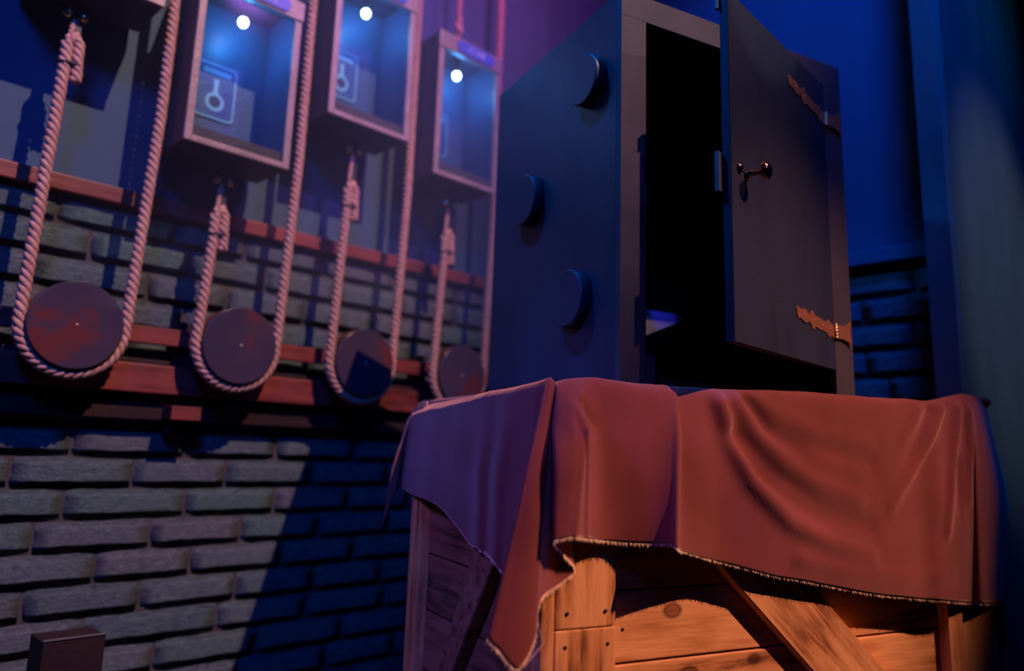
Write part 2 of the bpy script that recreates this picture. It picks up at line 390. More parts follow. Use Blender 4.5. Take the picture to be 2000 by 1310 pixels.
# ================================================================= RAILS AND FRAME ON THE LEFT WALL
rk = thing('pulley_rack', 'red-stained wooden rack of two long rails carrying the rope discs on the brick wall', 'rack', C0, YAW)
wbox('upper_rail', -3.0, -.06, 1.272, 1.320, .055, .082, MT['redwood'], rk, .003)
wbox('lower_rail', -3.0, -.06, 1.133, 1.213, .05, .085, MT['redwood'], rk, .004)
wbox('back_board', -3.0, -.06, 1.06, 1.23, .016, .050, MT['brown'], rk, .002)
for s in (-2.48, -1.60, -.72, -.14):
    p = wbox('upright', s - .028, s + .028, 1.02, 1.35, .018, .054, MT['brown'], rk, .003)
    wbox('bracket_end', s - .04, s + .045, 1.062, 1.10, .054, .11, MT['redwood'], p, .002).location -= p.location

# ================================================================= DISCS AND ROPES
DS = [-1.927, -1.486, -1.046, -.615]; DZ = [1.286, 1.286, 1.281, 1.278]
nth = ['leftmost on the rack', 'second from the left', 'third from the left', 'rightmost on the rack']
look = ['with dark glossy grain', 'with red sheen at upper right', 'its lower right half in shadow', 'nearest the black cabinet']
for i, (s, z) in enumerate(zip(DS, DZ)):
    d = thing('rope_disc', f'dark red round disc, {nth[i]}, {look[i]}', 'pulley', wp(s, z, 0), YAW, 'rope discs along the rack')
    fm = axis_m((0, -.162, 0), (0, -1, 0))
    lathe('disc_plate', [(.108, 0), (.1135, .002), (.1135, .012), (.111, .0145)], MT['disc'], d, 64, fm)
    lathe('groove', [(.106, 0), (.104, .012), (.104, .02), (.106, .03)], MT['disc_edge'], d, 48, axis_m((0, -.132, 0), (0, -1, 0)))
    lathe('back_plate', [(.1135, 0), (.1135, .012)], MT['disc_edge'], d, 48, axis_m((0, -.120, 0), (0, -1, 0)))
    lathe('axle', [(.018, .02), (.018, .125)], MT['iron'], d, 16, axis_m((0, 0, 0), (0, -1, 0)))
    lathe('screw', [(.0036, 0), (.0036, .001), (.002, .002)], MT['screw'], d, 10, axis_m((0, -.1765, 0), (0, -1, 0)))
RR = .124; ER = .150
anch = [(-2.030, 2.175), (-1.585, 1.833), (-1.142, 2.066), (-.706, 1.988)]      # where each rope meets the box above
splz = [1.955, 1.585, 1.785, 1.715]
ropelab = ['hemp rope looped under the leftmost disc, knotted beneath the cut-off box',
           'hemp rope looped under the second disc, hung from the first lantern box',
           'hemp rope looped under the third disc, hung from the middle lantern box',
           'hemp rope looped under the rightmost disc, rising beside the third lantern box']
for i, (s, z) in enumerate(zip(DS, DZ)):
    r = thing('hemp_rope', ropelab[i], 'rope', wp(s, z, ER), YAW, 'ropes looped around the discs')
    ax, az = anch[i][0] - s, anch[i][1] - z; sz = splz[i] - z
    pts = [V((ax - .008, 0, sz + .085)), V((ax - .008, 0, sz))]
    L0 = V((-RR, 0, .0))
    n = 10
    for k in range(1, n): pts.append(pts[1].lerp(L0, k / n))
    for k in range(0, 37): a = math.pi + math.pi * k / 36; pts.append(V((RR * math.cos(a), 0, RR * math.sin(a))))
    for k in range(1, 30): pts.append(V((RR + .022 * min(1, k / 8), 0, (3.55 - z) * k / 29)))
    vs, fs = rope_mesh(pts); frompy('laid_rope', vs, fs, MT['rope'], r, True)
    # doubled-back end with black whipping
    q = [V((ax - .008, -.002, sz + .085)), V((ax + .006, -.003, sz + .105)), V((ax + .019, -.003, sz + .085)), V((ax + .021, -.003, sz + .03)), V((ax + .024, -.003, sz - .028))]
    vs, fs = rope_mesh(q, .0145); frompy('turned_end', vs, fs, MT['rope'], r, True)
    wh = lathe('whipping', [(.0195, -.004), (.022, -.002), (.022, .002), (.0195, .004)], MT['cord'], r, 20)
    wh.location = (ax + .005, 0, sz + .022); wh.scale = (1.5, .9, 1)
    # thin cord and leather strap up to the shackle
    top = az - .065
    vs, fs = rope_mesh([V((ax - .004, 0, sz + .09)), V((ax - .006, 0, (sz + top) / 2)), V((ax + .0, 0, top))], .0075, .035); frompy('thin_cord', vs, fs, MT['rope'], r, True)
    st = box('strap', (ax + .002, -.004, sz + .09), (ax + .020, .004, top), MT['leather'], r, .002)
    sh = [V((ax - .018, 0, top + .012)), V((ax - .017, 0, top - .004)), V((ax, 0, top - .014)), V((ax + .017, 0, top - .004)), V((ax + .018, 0, top + .012)), V((ax + .008, 0, top + .045)), V((ax - .008, 0, top + .045)), V((ax - .018, 0, top + .012))]
    tube('shackle', sh, .0042, MT['iron'], r)
    for sg in (-1, 1):
        lathe('shackle_bolt', [(.006, 0), (.012, .004), (.0125, .012), (.008, .018)], MT['brass'], r, 14, axis_m((ax + sg * .014, -.006, top + .004), (sg * .7, -.7, 0)))
    tube('hook_eye', [V((ax, 0, top + .04)), V((ax, 0, az + .003))], .004, MT['iron'], r)

# ================================================================= LANTERN BOXES
def lantern(s0, s1, z0, H, label, plate=True):
    W = s1 - s0; E1, E0 = .25, .05
    L = thing('lantern_box', label, 'display box', wp((s0 + s1) / 2, z0, 0), YAW, 'glazed boxes hung on the left wall')
    h = W / 2; t = .012
    def bx(name, x0, x1, za, zb, ea, eb, m, bev=.002, par=L): return box(name, (x0, -eb, za), (x1, -ea, zb), m, par, bev)
    bx('side_panel', -h, -h + t, 0, H, E0, E1 - .012, MT['box']); bx('side_panel', h - t, h, 0, H, E0, E1 - .012, MT['box'])
    bx('bottom_panel', -h + t, h - t, 0, t, E0, E1 - .012, MT['box']); bx('top_panel', -h + t, h - t, H - t, H, E0, E1 - .012, MT['box'])
    bx('back_panel', -h + t, h - t, t, H - t, E0, E0 + .008, MT['inlay'])
    bx('lining', -h + t, -h + t + .002, t, H - t, E0 + .01, E1 - .016, MT['inlay'], 0); bx('lining', h - t - .002, h - t, t, H - t, E0 + .01, E1 - .016, MT['inlay'], 0)
    fw = .020
    bx('frame_stile', -h - .002, -h + fw, -.002, H - .062, E1 - .012, E1 + .004, MT['gilt'], .0025); bx('frame_stile', h - fw, h + .002, -.002, H - .062, E1 - .012, E1 + .004, MT['gilt'], .0025)
    bx('frame_rail', -h + fw, h - fw, -.002, .016, E1 - .012, E1 + .004, MT['gilt'], .0025)
    bx('lower_ledge', -h + fw, h - fw, .016, .052, E1 - .022, E1 - .010, MT['box'], .001)
    hp = bx('header_board', -h - .006, h + .006, H - .062, H + .004, E1 - .014, E1 + .008, MT['gilt'], .003)
    # plaque: a stadium with pale lettering
    vs = []; a_, b_ = .095, .024; n = 14; rr = .022
    for k in range(4 * n):
        a = 2 * math.pi * k / (4 * n); cx = (a_ - rr) * (1 if math.cos(a) >= 0 else -1); cz = (b_ - rr * .9) * (1 if math.sin(a) >= 0 else -1)
        vs.append((cx + rr * math.cos(a), cz + rr * .9 * math.sin(a)))
    N = len(vs); pv = [V((x + .018, -.012, z)) for x, z in vs] + [V((x + .018, -.0155, z)) for x, z in vs]
    pf = [tuple(range(N, 2 * N))] + [(k, (k + 1) % N, N + (k + 1) % N, N + k) for k in range(N)]
    pq = frompy('plaque', pv, pf, MT['plaque'], hp)
    cu = bpy.data.curves.new('lettering', 'FONT'); cu.body = '11 HR'; cu.size = .036; cu.align_x = 'CENTER'; cu.align_y = 'CENTER'; cu.extrude = .0005
    to = bpy.data.objects.new('tmp', cu); COL.objects.link(to); dg = bpy.context.evaluated_depsgraph_get(); dg.update()
    me = bpy.data.meshes.new_from_object(to.evaluated_get(dg)); bpy.data.objects.remove(to); me.materials.clear()
    for v in me.vertices: x, y, zz = v.co; v.co = (x + .018, -.0165 - zz, y)
    # thing > part > sub-part: the letters sit under the header board beside the plaque
    lt = link('lettering', me, MT['letters'], hp)
    bx('glass_pane', -h + fw - .002, h - fw + .002, .014, H - .060, E1 - .009, E1 - .006, MT['glass'], 0)
    # bulb with its holder
    lx = .015; lz = H - .083; ly = -.15
    hd = lathe('lamp_holder', [(.010, .0), (.012, .01), (.012, .06), (.007, .083)], MT['steel'], L, 16); hd.location = (lx, ly, lz + .012)
    bu = lathe('bulb', [(.003, -.017), (.010, -.014), (.0145, -.006), (.0155, .002), (.012, .010), (.006, .015)], MT['bulb'], L, 20); bu.location = (lx, ly, lz)
    ld = bpy.data.lights.new('bulb_light', 'POINT'); ld.color = (.01, .30, 1); ld.energy = 1.1; ld.shadow_soft_size = .015
    lo = bpy.data.objects.new('bulb_light', ld); COL.objects.link(lo); lo.parent = L; lo.location = (lx, ly - .004, lz - .028)
    # card on the back panel: round-cornered sheet with a flask printed on it
    cxx, czz, cw, chh = -.012, .255, .132, .185
    def rr_poly(w, h2, rad, n=6):
        out = []
        for qx, qz, a0 in ((1, 1, 0), (-1, 1, 90), (-1, -1, 180), (1, -1, 270)):
            for k in range(n + 1): a = math.radians(a0 + 90 * k / n); out.append((qx * (w / 2 - rad) + rad * math.cos(a), qz * (h2 / 2 - rad) + rad * math.sin(a)))
        return out
    def slab(name, poly, y0, y1, m, par):
        N = len(poly); v = [V((x, -y0, z)) for x, z in poly] + [V((x, -y1, z)) for x, z in poly]
        return frompy(name, v, [tuple(range(N, 2 * N))[::1]] + [(k, (k + 1) % N, N + (k + 1) % N, N + k) for k in range(N)], m, par)
    card = slab('picture_card', rr_poly(cw, chh, .016), 0, .003, MT['card'], L); card.location = (cxx, -(E0 + .009), czz)
    outer, inner = rr_poly(cw - .004, chh - .004, .015), rr_poly(cw - .014, chh - .014, .011); N = len(outer)
    v = [V((x, -.0036, z)) for x, z in outer] + [V((x, -.0036, z)) for x, z in inner]
    frompy('card_border', v, [(k, (k + 1) % N, N + (k + 1) % N, N + k) for k in range(N)], MT['cardline'], card)
    slab('card_heading', [(-.045, .055), (.045, .055), (.045, .072), (-.045, .072)], .003, .0038, MT['cardline'], card)
    fo = []
    for k in range(25): a = math.radians(115 - 410 * k / 24 * 0 - (-310) * k / 24 * 1); fo.append((.030 * math.cos(a) * 1.0, -.035 + .030 * math.sin(a)))
    fo += [(.007, .0), (.007, .035), (.011, .040), (-.011, .040), (-.007, .035), (-.007, .0)]
    slab('flask_print', fo, .003, .0038, MT['cardline'], card)
    slab('flask_liquid', [(.019 * math.cos(math.radians(a)), -.034 + .019 * math.sin(math.radians(a))) for a in range(0, 360, 18)], .0038, .0043, MT['carddark'], card)
    # hanging link and rope above the lid
    vs, fs = rope_mesh([V((.01, -.15, H + .055)), V((.012, -.15, H + .30)), V((.010, -.15, 3.6 - z0))], .010, .05); 
    rp = thing('suspension_rope', label.replace('lantern box', 'XX').split('XX')[0] + 'XX', 'rope', L.location, YAW)
    frompy('laid_rope', vs, fs, MT['rope'], rp, True)
    tube('link', [V((.01 + .012 * math.cos(a * .5236), -.15, H + .034 + .03 * math.sin(a * .5236))) for a in range(13)], .004, MT['iron'], rp)
    vs, fs = rope_mesh([V((.012, -.150, H + .16)), V((.024, -.152, H + .12)), V((.014, -.165, H + .095)), V((-.004, -.155, H + .12)), V((.01, -.14, H + .15)), V((.03, -.150, H + .18))], .009, .05)
    frompy('knot', vs, fs, MT['rope'], rp, True)
    return L, rp
lab = ['first glazed lantern box from the left, whole flask card inside',
       'middle glazed lantern box, its bulb highest in view, flask card half hidden',
       'glazed lantern box next to the black cabinet, whole blue header plaque in view']
rl = ['short rope above the first lantern box from the left', 'short suspension rope above the middle lantern box', 'knotted suspension rope rising from the lid of the lantern box next to the cabinet']
for k, (s0, s1, z0, H) in enumerate([(-1.746, -1.428, 1.833, .555), (-1.306, -.985, 2.066, .555), (-.864, -.556, 1.988, .56)]):
    L, rp = lantern(s0, s1, z0, H, lab[k]); rp['label'] = rl[k]; rp['group'] = 'ropes above the lantern boxes'
# a fourth box, cut off by the top edge of the picture, is seen only by its lower corner
L4 = thing('lantern_box', 'dark wooden lantern box at the top left corner, cut off by the picture edge', 'display box', wp(-2.0, 2.19, 0), YAW, 'glazed boxes hung on the left wall')
box('case', (-.158, -.238, 0), (.158, -.05, .55), MT['box'], L4, .003); box('front_frame', (-.16, -.254, -.002), (.16, -.238, .55), MT['gilt'], L4, .0025)

# low dark post by the brick wall
po = thing('low_post', 'dark brown square post with a thin metal-edged top, in front of the brick wall', 'post', wp(-1.905, 0, .40), YAW)
box('body', (-.060, -.0, 0), (.066, .10, .568), MT['brown'], po, .002); box('metal_edge', (-.061, -.002, .568), (.067, .004, .572), MT['steel'], po, .0008)

# ================================================================= CRATE
X0, X1, YF, YB, ZT = .694, 1.963, 1.2, 1.845, 1.118
cr = thing('wooden_crate', 'large pine packing crate with diagonal braces under the rust cloth', 'crate', ((X0 + X1) / 2, (YF + YB) / 2, 0))
cl = cr.location
def cb(name, lo, hi, m, bev=.0025): return box(name, V(lo) - cl, V(hi) - cl, m, cr, bev)
T = .026
def slant(name, pts, axis, d0, d1, m, grain):
    """board given by four outline points in a face plane, its mesh laid out along its own grain"""
    c = sum((V(p) for p in pts), V()) / 4; g = V(grain).normalized()
    nrm = V((0, 1, 0)) if axis == 'y' else V((1, 0, 0)); side = nrm.cross(g)
    B = Matrix((g, nrm, g.cross(nrm))).transposed()
    vs = []
    for d in (d0, d1):
        for p in pts: q = V(p) - c + nrm * d; vs.append(B.inverted() @ q)
    o = frompy(name, vs, [(0, 1, 2, 3), (7, 6, 5, 4), (0, 4, 5, 1), (1, 5, 6, 2), (2, 6, 7, 3), (3, 7, 4, 0)], m, cr)
    bm = bmesh.new(); bm.from_mesh(o.data); bmesh.ops.recalc_face_normals(bm, faces=bm.faces); bmesh.ops.bevel(bm, geom=bm.edges[:], offset=.002, segments=2, affect='EDGES'); bm.to_mesh(o.data); bm.free()
    o.matrix_basis = Matrix.Translation(c - cl) @ B.to_4x4(); return o
jz = [.02, .119, .247, .375, .503, .631, .758, .886, 1.014, 1.112]
for a, b in zip(jz, jz[1:]):
    y = random.uniform(-.002, .002)
    cb('plank', (X0 + T, YF + .024 + y, a + .002), (X1 - .03, YF + .045, b - .002), MT['pine_x'])
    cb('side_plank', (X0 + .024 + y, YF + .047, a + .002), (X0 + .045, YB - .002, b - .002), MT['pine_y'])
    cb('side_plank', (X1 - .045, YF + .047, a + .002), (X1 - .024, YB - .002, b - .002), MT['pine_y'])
    cb('back_plank', (X0 + .047, YB - .024, a + .002), (X1 - .047, YB - .003, b - .002), MT['pine_x'])
# front posts (the left one is pieced together from two lengths)
cb('corner_post', (.7215, YF, .704), (.847, YF + .023, ZT), MT['pine_z']); cb('corner_post', (.7215, YF - .001, .02), (.847, YF + .023, .702), MT['pine_z'])
cb('corner_post', (1.780, YF - .004, .02), (X1, YF + .023, ZT), MT['pine_z'])
cb('top_rail', (.848, YF + .002, 1.016), (1.779, YF + .023, ZT), MT['pine_x']); cb('bottom_rail', (.848, YF + .002, .02), (1.779, YF + .023, .15), MT['pine_x'])
# left face posts
cb('corner_post', (X0, YF + .0, .02), (X0 + T, YF + .12, ZT), MT['pine_z']); cb('corner_post', (X0 - .004, YB - .062, .02), (X0 + T - .002, YB, ZT), MT['pine_z'])
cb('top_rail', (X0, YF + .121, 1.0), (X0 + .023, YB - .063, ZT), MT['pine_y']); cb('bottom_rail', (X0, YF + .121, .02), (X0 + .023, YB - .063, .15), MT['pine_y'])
cb('corner_post', (X1 - T, YF + .024, .02), (X1, YF + .12, ZT), MT['pine_z']); cb('corner_post', (X1 - T, YB - .1, .02), (X1, YB, ZT), MT['pine_z'])
cb('lid', (X0 + .002, YF + .026, ZT - .022), (X1 - .002, YB - .026, ZT), MT['pine_x'])
# diagonal braces
def bz(x, z): return V((x, YF + .012, z))
k_ = -.882
def zl(x): return .80 + k_ * (x - 1.091)
def zr(x): return .70 + k_ * (x - 1.403)
slant('brace', [bz(.870, zl(.870)), bz(1.045, 1.014), bz(1.778, zr(1.778)), bz(1.778, zl(1.778))], 'y', -.014, .011, MT['pine_b'], (1, 0, k_))
def bs(y, z): return V((X0 + .012, y, z))
def yl_(z, f=0): return 1.504 + (1.74 - 1.504) * (z - .815) / (.51 - .815) - f
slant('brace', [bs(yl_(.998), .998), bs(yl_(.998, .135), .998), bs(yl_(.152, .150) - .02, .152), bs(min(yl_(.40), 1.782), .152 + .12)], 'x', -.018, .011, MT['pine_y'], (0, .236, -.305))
for x, z in [(.742, .675), (.83, .675), (.745, .73), (.825, .73), (1.80, .60), (1.94, .60), (1.79, .585), (.88, .69), (.88, .57), (.88, .80)]:
    n_ = lathe('nail', [(.0035, 0), (.0035, .001), (.002, .0015)], MT['iron'], cr, 8, axis_m(V((x, (YF + .0245) if .85 < x < 1.77 else YF - .001, z)) - cl, (0, -1, 0)))

# ================================================================= CABINET
cx0, cx1, cy0, cy1, cz0, cz1 = .916, 1.620, 1.29, 1.905, 1.132, 2.036
cab = thing('cabinet', 'black wooden magic cabinet standing on the draped crate, door ajar', 'cabinet', ((cx0 + cx1) / 2, (cy0 + cy1) / 2, cz0))
ca = cab.location
def kb(name, lo, hi, m, bev=.002, par=cab): return box(name, V(lo) - ca, V(hi) - ca, m, par, bev)
kb('side_panel', (cx0, cy0 + .018, cz0), (cx0 + .016, cy1, cz1), MT['black'], .0015)
kb('side_panel', (cx1 - .016, cy0 + .018, cz0), (cx1, cy1, cz1), MT['black'], .0015)
kb('back_panel', (cx0 + .017, cy1 - .014, cz0), (cx1 - .017, cy1, cz1), MT['black'])
kb('top_panel', (cx0 + .017, cy0 + .018, cz1 - .016), (cx1 - .017, cy1 - .015, cz1), MT['black'])
kb('bottom_panel', (cx0 + .017, cy0 + .018, cz0), (cx1 - .017, cy1 - .015, cz0 + .016), MT['black'])
for nm, lo, hi in [('inner_lining', (cx0 + .0165, cy0 + .019, cz0 + .017), (cx0 + .019, cy1 - .016, cz1 - .017)), ('inner_lining', (cx1 - .019, cy0 + .019, cz0 + .017), (cx1 - .0165, cy1 - .016, cz1 - .017)),
                   ('inner_lining', (cx0 + .02, cy1 - .018, cz0 + .017), (cx1 - .02, cy1 - .0155, cz1 - .017)), ('inner_lining', (cx0 + .02, cy0 + .019, cz1 - .0195), (cx1 - .02, cy1 - .019, cz1 - .0165))]:
    kb(nm, lo, hi, MT['void'], 0)
# face frame
kb('stile', (cx0, cy0, cz0), (.984, cy0 + .018, 1.974), MT['frame'], .0012); kb('stile', (1.556, cy0, cz0), (cx1, cy0 + .018, 1.974), MT['frame'], .0012)
kb('top_rail', (cx0, cy0, 1.974), (cx1, cy0 + .018, cz1), MT['frame'], .0012); kb('foot_block', (.9845, cy0 + .001, cz0), (1.008, cy0 + .018, 1.212), MT['frame'], .0012)
kb('bottom_rail', (1.0085, cy0 + .008, cz0), (1.555, cy0 + .018, 1.166), MT['void'], 0)
# grey triangle added inside, standing in for a lit patch on the inner wall
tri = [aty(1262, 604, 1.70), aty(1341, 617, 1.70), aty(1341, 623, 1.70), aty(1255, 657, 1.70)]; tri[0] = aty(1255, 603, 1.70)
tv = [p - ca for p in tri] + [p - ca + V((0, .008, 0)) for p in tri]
frompy('lit_patch_panel', tv, [(0, 1, 2, 3), (7, 6, 5, 4), (0, 4, 5, 1), (1, 5, 6, 2), (2, 6, 7, 3), (3, 7, 4, 0)], MT['patch_grey'], cab)
kb('catch_plate', (.9842, cy0 + .002, 1.668), (.9858, cy0 + .016, 1.699), MT['screw'], 0); kb('catch_plate', (.9842, cy0 + .003, 1.54), (.988, cy0 + .03, 1.588), MT['steel'], 0)
# round plugs on the left side
for (px, py), r in [((1136, 155), .061), ((1020, 390), .066), ((1104, 582), .066)]:
    c = atx(px, py, cx0 - .03)
    lathe('round_plug', [(r, 0), (r, .026), (r - .001, .0285), (r - .003, .03)], MT['black'], cab, 56, axis_m(V((cx0, c.y, c.z)) - ca, (-1, 0, 0)))
# door
H0 = V((1.556, cy0 - .001, 0)); FE = V((1.045, 1.095, 0)); du = (FE - H0).normalized(); dn = V((-du.y, du.x, 0))    # dn points out towards us
if dn.y > 0: dn = -dn
DW = .546; dz0, dz1 = 1.223, 1.970
Md = Matrix((du, dn, V((0, 0, 1)))).transposed().to_4x4()
Md.translation = H0 - ca + V((0, 0, 0))
def dpt(u, o, z): return H0 + du * u + dn * o + V((0, 0, z))
def dbox(name, u0, u1, o0, o1, z0, z1, m, par=cab, bev=.0012):
    bm = bmesh.new(); c = V(((u0 + u1) / 2, (o0 + o1) / 2, (z0 + z1) / 2)); bmbox(bm, V((u0, o0, z0)) - c, V((u1, o1, z1)) - c)
    if bev: bmesh.ops.bevel(bm, geom=bm.edges[:], offset=bev, segments=2, affect='EDGES')
    o = frombm(name, bm, m, None)
    mw = Matrix((du, dn, V((0, 0, 1)))).transposed()
    for v in o.data.vertices: v.co = mw @ v.co
    o.data.flip_normals() if mw.determinant() < 0 else None
    o.parent = par; o.location = dpt(*c) - (ca if par == cab else ca + par.location); return o
door = dbox('door', .003, DW, -.019, 0, dz0, dz1, MT['door'])
def DP(px, py): p = on(px, py, H0, dn); return (p - H0).dot(du), p.z
dbox('latch_plate', DW - .004, DW + .012, -.030, -.020, 1.527, 1.612, MT['steel'], door, .0006)
dbox('latch_plate', DW - .004, DW + .006, -.026, -.020, 1.93, 1.955, MT['steel'], door, .0006)
hu, hz = DP(1458, 341)
hm = axis_m(dpt(hu, 0, hz) - ca - door.location, dn)
lathe('knob', [(.0125, 0), (.0125, .002), (.0085, .005), (.006, .010), (.0055, .024), (.0075, .031), (.0165, .036), (.0195, .041), (.0185, .046), (.012, .0505), (.003, .052)], MT['copper_shine'], door, 32, hm)
eu, ez = DP(1444, 328)
lathe('lock_rose', [(.011, 0), (.011, .003), (.0085, .006), (.003, .0075)], MT['copper_shine'], door, 24, axis_m(dpt(eu, 0, ez) - ca - door.location, dn))
# strap hinges: outline cut from sheet, rivets proud
prof = [(0, .017), (.004, .0165), (.010, .014), (.016, .016), (.022, .022), (.027, .019), (.032, .013), (.045, .0125), (.066, .0145), (.076, .0125), (.082, .013), (.087, .021), (.094, .022), (.099, .014), (.103, .0085), (.108, .0085), (.114, .014), (.122, .016), (.130, .014), (.138, .011), (.145, .012), (.149, .0145), (.1535, .006)]
leafp = [(0, .017), (.006, .0165), (.014, .016), (.022, .0175), (.030, .021), (.037, .027), (.041, .033), (.0405, .022), (.039, .0)]
prof = [(u * 1.5, w) for u, w in prof]; leafp = [(u * 1.3, w) for u, w in leafp]
for zc, zt in [(1.873, .012), (1.318, .009)]:
    def outline(pr, fn, name, parent, th=.0022):
        up = [(u, w) for u, w in pr]; poly = up + [(u, -w) for u, w in reversed(pr) if w > 0]
        N = len(poly); v = [fn(u, 0.0004, w) for u, w in poly] + [fn(u, th, w) for u, w in poly]
        bm = bmesh.new(); bv = [bm.verts.new(q) for q in v]; bm.faces.new(bv[N:]); bm.faces.new(bv[:N][::-1])
        for k in range(N): bm.faces.new((bv[k], bv[(k + 1) % N], bv[N + (k + 1) % N], bv[N + k]))
        bmesh.ops.recalc_face_normals(bm, faces=bm.faces); bmesh.ops.triangulate(bm, faces=[f for f in bm.faces if len(f.verts) > 4])
        return frombm(name, bm, MT['copper'], parent)
    base = dpt(.004, 0, zc) - ca
    hp = outline(prof, lambda u, o, w: (du * (u + .003) + dn * o + V((0, 0, w + zt * u / .15))), 'strap_hinge', cab); hp.location = base
    outline(leafp, lambda u, o, w: V((u + .005, -o - .001, w)), 'hinge_leaf', hp)
    lathe('hinge_barrel', [(.0045, -.019), (.0045, -.0125), (.0036, -.012), (.0045, -.0115), (.0045, -.0045), (.0036, -.004), (.0045, -.0035), (.0045, .0035), (.0036, .004), (.0045, .0045), (.0045, .0115), (.0036, .012), (.0045, .0125), (.0045, .019)], MT['brass'], hp, 14).location = (.002, -.004, 0)
    for u in (.030, .078, .136, .192): lathe('rivet', [(.0026, 0), (.0024, .0012), (.0012, .0020)], MT['brass'], hp, 10, axis_m(du * u + dn * .0022 + V((0, 0, zt * u / .15)), dn))
    for w in (-.021, .021): lathe('rivet', [(.0026, 0), (.0024, .0012), (.0012, .0020)], MT['brass'], hp, 10, axis_m(V((.051, -.0035, w)), (0, -1, 0)))

# ================================================================= VELVET CLOTH
# each column: points from the crate top down to the hem, (picture-measured x, y) placed on the plane where the cloth hangs
def cy(px, py, y): return aty(px, py, y)
def cxp(px, py, x): return atx(px, py, x)
cols = []
def colL(top, hem, x0=.684, xm=.672, xh=.668, mid=None):
    a = cxp(*top, x0); h = cxp(*hem, xh); m = cxp(*mid, xm) if mid else None
    if m is None: m = a.lerp(h, .5); m.x = xm
    inn = V((x0 + .07, a.y, ZT + .006)); ed = a.copy()
    cols.append([inn, V((x0 + .03, a.y, max(ZT + .006, a.z + .002))), ed, a.lerp(m, .5) + V(((x0 + xm) / 2 - a.lerp(m, .5).x, 0, 0)), m, m.lerp(h, .5), h])
def colC(tp, mid, hem, yt, ym, yh):
    a = cy(*tp, yt); m = cy(*mid, ym); h = cy(*hem, yh)
    cols.append([V((.76, 1.27, ZT + .006)), V((.72, 1.225, ZT + .008)), a, a.lerp(m, .5), m, m.lerp(h, .5), h])
def colF(tp, hem, yt=1.186, ym=1.176, yh=1.172, mid=None, r=0):
    a = cy(*tp, yt); h = cy(*hem, yh); m = cy(*mid, ym) if mid else None
    if m is None: m = a.lerp(h, .5); m.y = ym
    q = a.lerp(m, .5); q.y = (yt + 2 * ym) / 3; q2 = m.lerp(h, .5)
    cols.append([V((a.x, 1.30, ZT + .007)), V((a.x, 1.225, ZT + .0085 + max(0, a.z - ZT - .004) * .8)), a, q, m, q2, h])
# back left corner, hanging flap
colL((800, 816), (750, 1020), .684, .64, .615)
colL((806, 811), (752, 1014), .684, .645, .62)
colL((811, 807), (779, 955), .684, .672, .668)
for (t_, h_, xm_) in [((830, 801), (806, 965), .671), ((858, 795), (836, 976), .669), ((890, 787), (862, 992), .668), ((920, 780), (892, 1026), .669), ((942, 774), (917, 1060), .668),
                      ((958, 770), (936, 1071), .662), ((978, 767), (952, 1080), .667), ((1002, 762), (968, 1100), .659), ((1025, 757), (985, 1120), .664)]:
    colL(t_, h_, xm=xm_, xh=xm_ - .002)
# front left corner: the ear-shaped fold
colC((1062, 747), (1030, 960), (1012, 1150), 1.20, 1.20, 1.20)
colC((1069, 744), (1026, 930), (955, 1232), 1.196, 1.14, 1.115)
colC((1072, 743.5), (1033, 940), (975, 1270), 1.194, 1.13, 1.105)
colC((1075, 744), (1045, 950), (1012, 1305), 1.192, 1.128, 1.105)
colC((1080, 748), (1060, 950), (1043, 1250), 1.192, 1.135, 1.12)
colC((1084, 756), (1068, 945), (1055, 1174), 1.192, 1.145, 1.14)
colC((1090, 766), (1088, 950), (1088, 1145), 1.197, 1.185, 1.185)
colC((1096, 766), (1106, 950), (1122, 1113), 1.199, 1.197, 1.197)
colC((1094, 764), (1096, 940), (1102, 1082), 1.197, 1.16, 1.15)
colC((1087, 757), (1083, 900), (1082, 1057), 1.185, 1.118, 1.108)
cols[-1][3].y += .008
# front
colF((1096, 752), (1100, 1051), ym=1.112, yh=1.102); colF((1110, 747), (1116, 1047.5), ym=1.116, yh=1.104)
colF((1125, 745), (1128, 1048), ym=1.122, yh=1.108); colF((1140, 744), (1143, 1050), ym=1.150, yh=1.140)
colF((1170, 744), (1172, 1054), ym=1.176, yh=1.172); colF((1205, 749), (1206, 1057), ym=1.174, yh=1.178); colF((1240, 754), (1250, 1060), ym=1.167, yh=1.166)
colF((1275, 757), (1284, 1061), ym=1.161, yh=1.150); colF((1302, 758), (1308, 1062), ym=1.152, yh=1.130); colF((1315, 760), (1321, 1069), ym=1.142, yh=1.116); colF((1325, 761), (1332, 1075), ym=1.153, yh=1.132)
colF((1360, 763), (1372, 1088), ym=1.160, yh=1.155)
colF((1400, 766), (1412, 1098), ym=1.172, yh=1.172); colF((1450, 768), (1465, 1112)); colF((1500, 769), (1515, 1125)); colF((1550, 771), (1570, 1134)); colF((1600, 774), (1620, 1144)); colF((1650, 778), (1672, 1154))
colF((1700, 782), (1722, 1162)); colF((1745, 785), (1765, 1166)); colF((1785, 787), (1805, 1170)); colF((1815, 790), (1835, 1172), ym=1.165, yh=1.165); colF((1838, 786), (1858, 1174), ym=1.165, yh=1.165)
colF((1860, 781), (1880, 1176), ym=1.165, yh=1.17); colF((1878, 777), (1898, 1177), 1.19, 1.17, 1.18); colF((1893, 776), (1915, 1178), 1.19, 1.165, 1.165, (1908, 930)); 
colF((1904, 778), (1930, 1178), 1.20, 1.172, 1.172, (1930, 940)); colF((1913, 783), (1945, 1178), 1.215, 1.19, 1.188, (1949, 960)); colF((1919, 790), (1955, 1179), 1.24, 1.235, 1.225, (1963, 990))
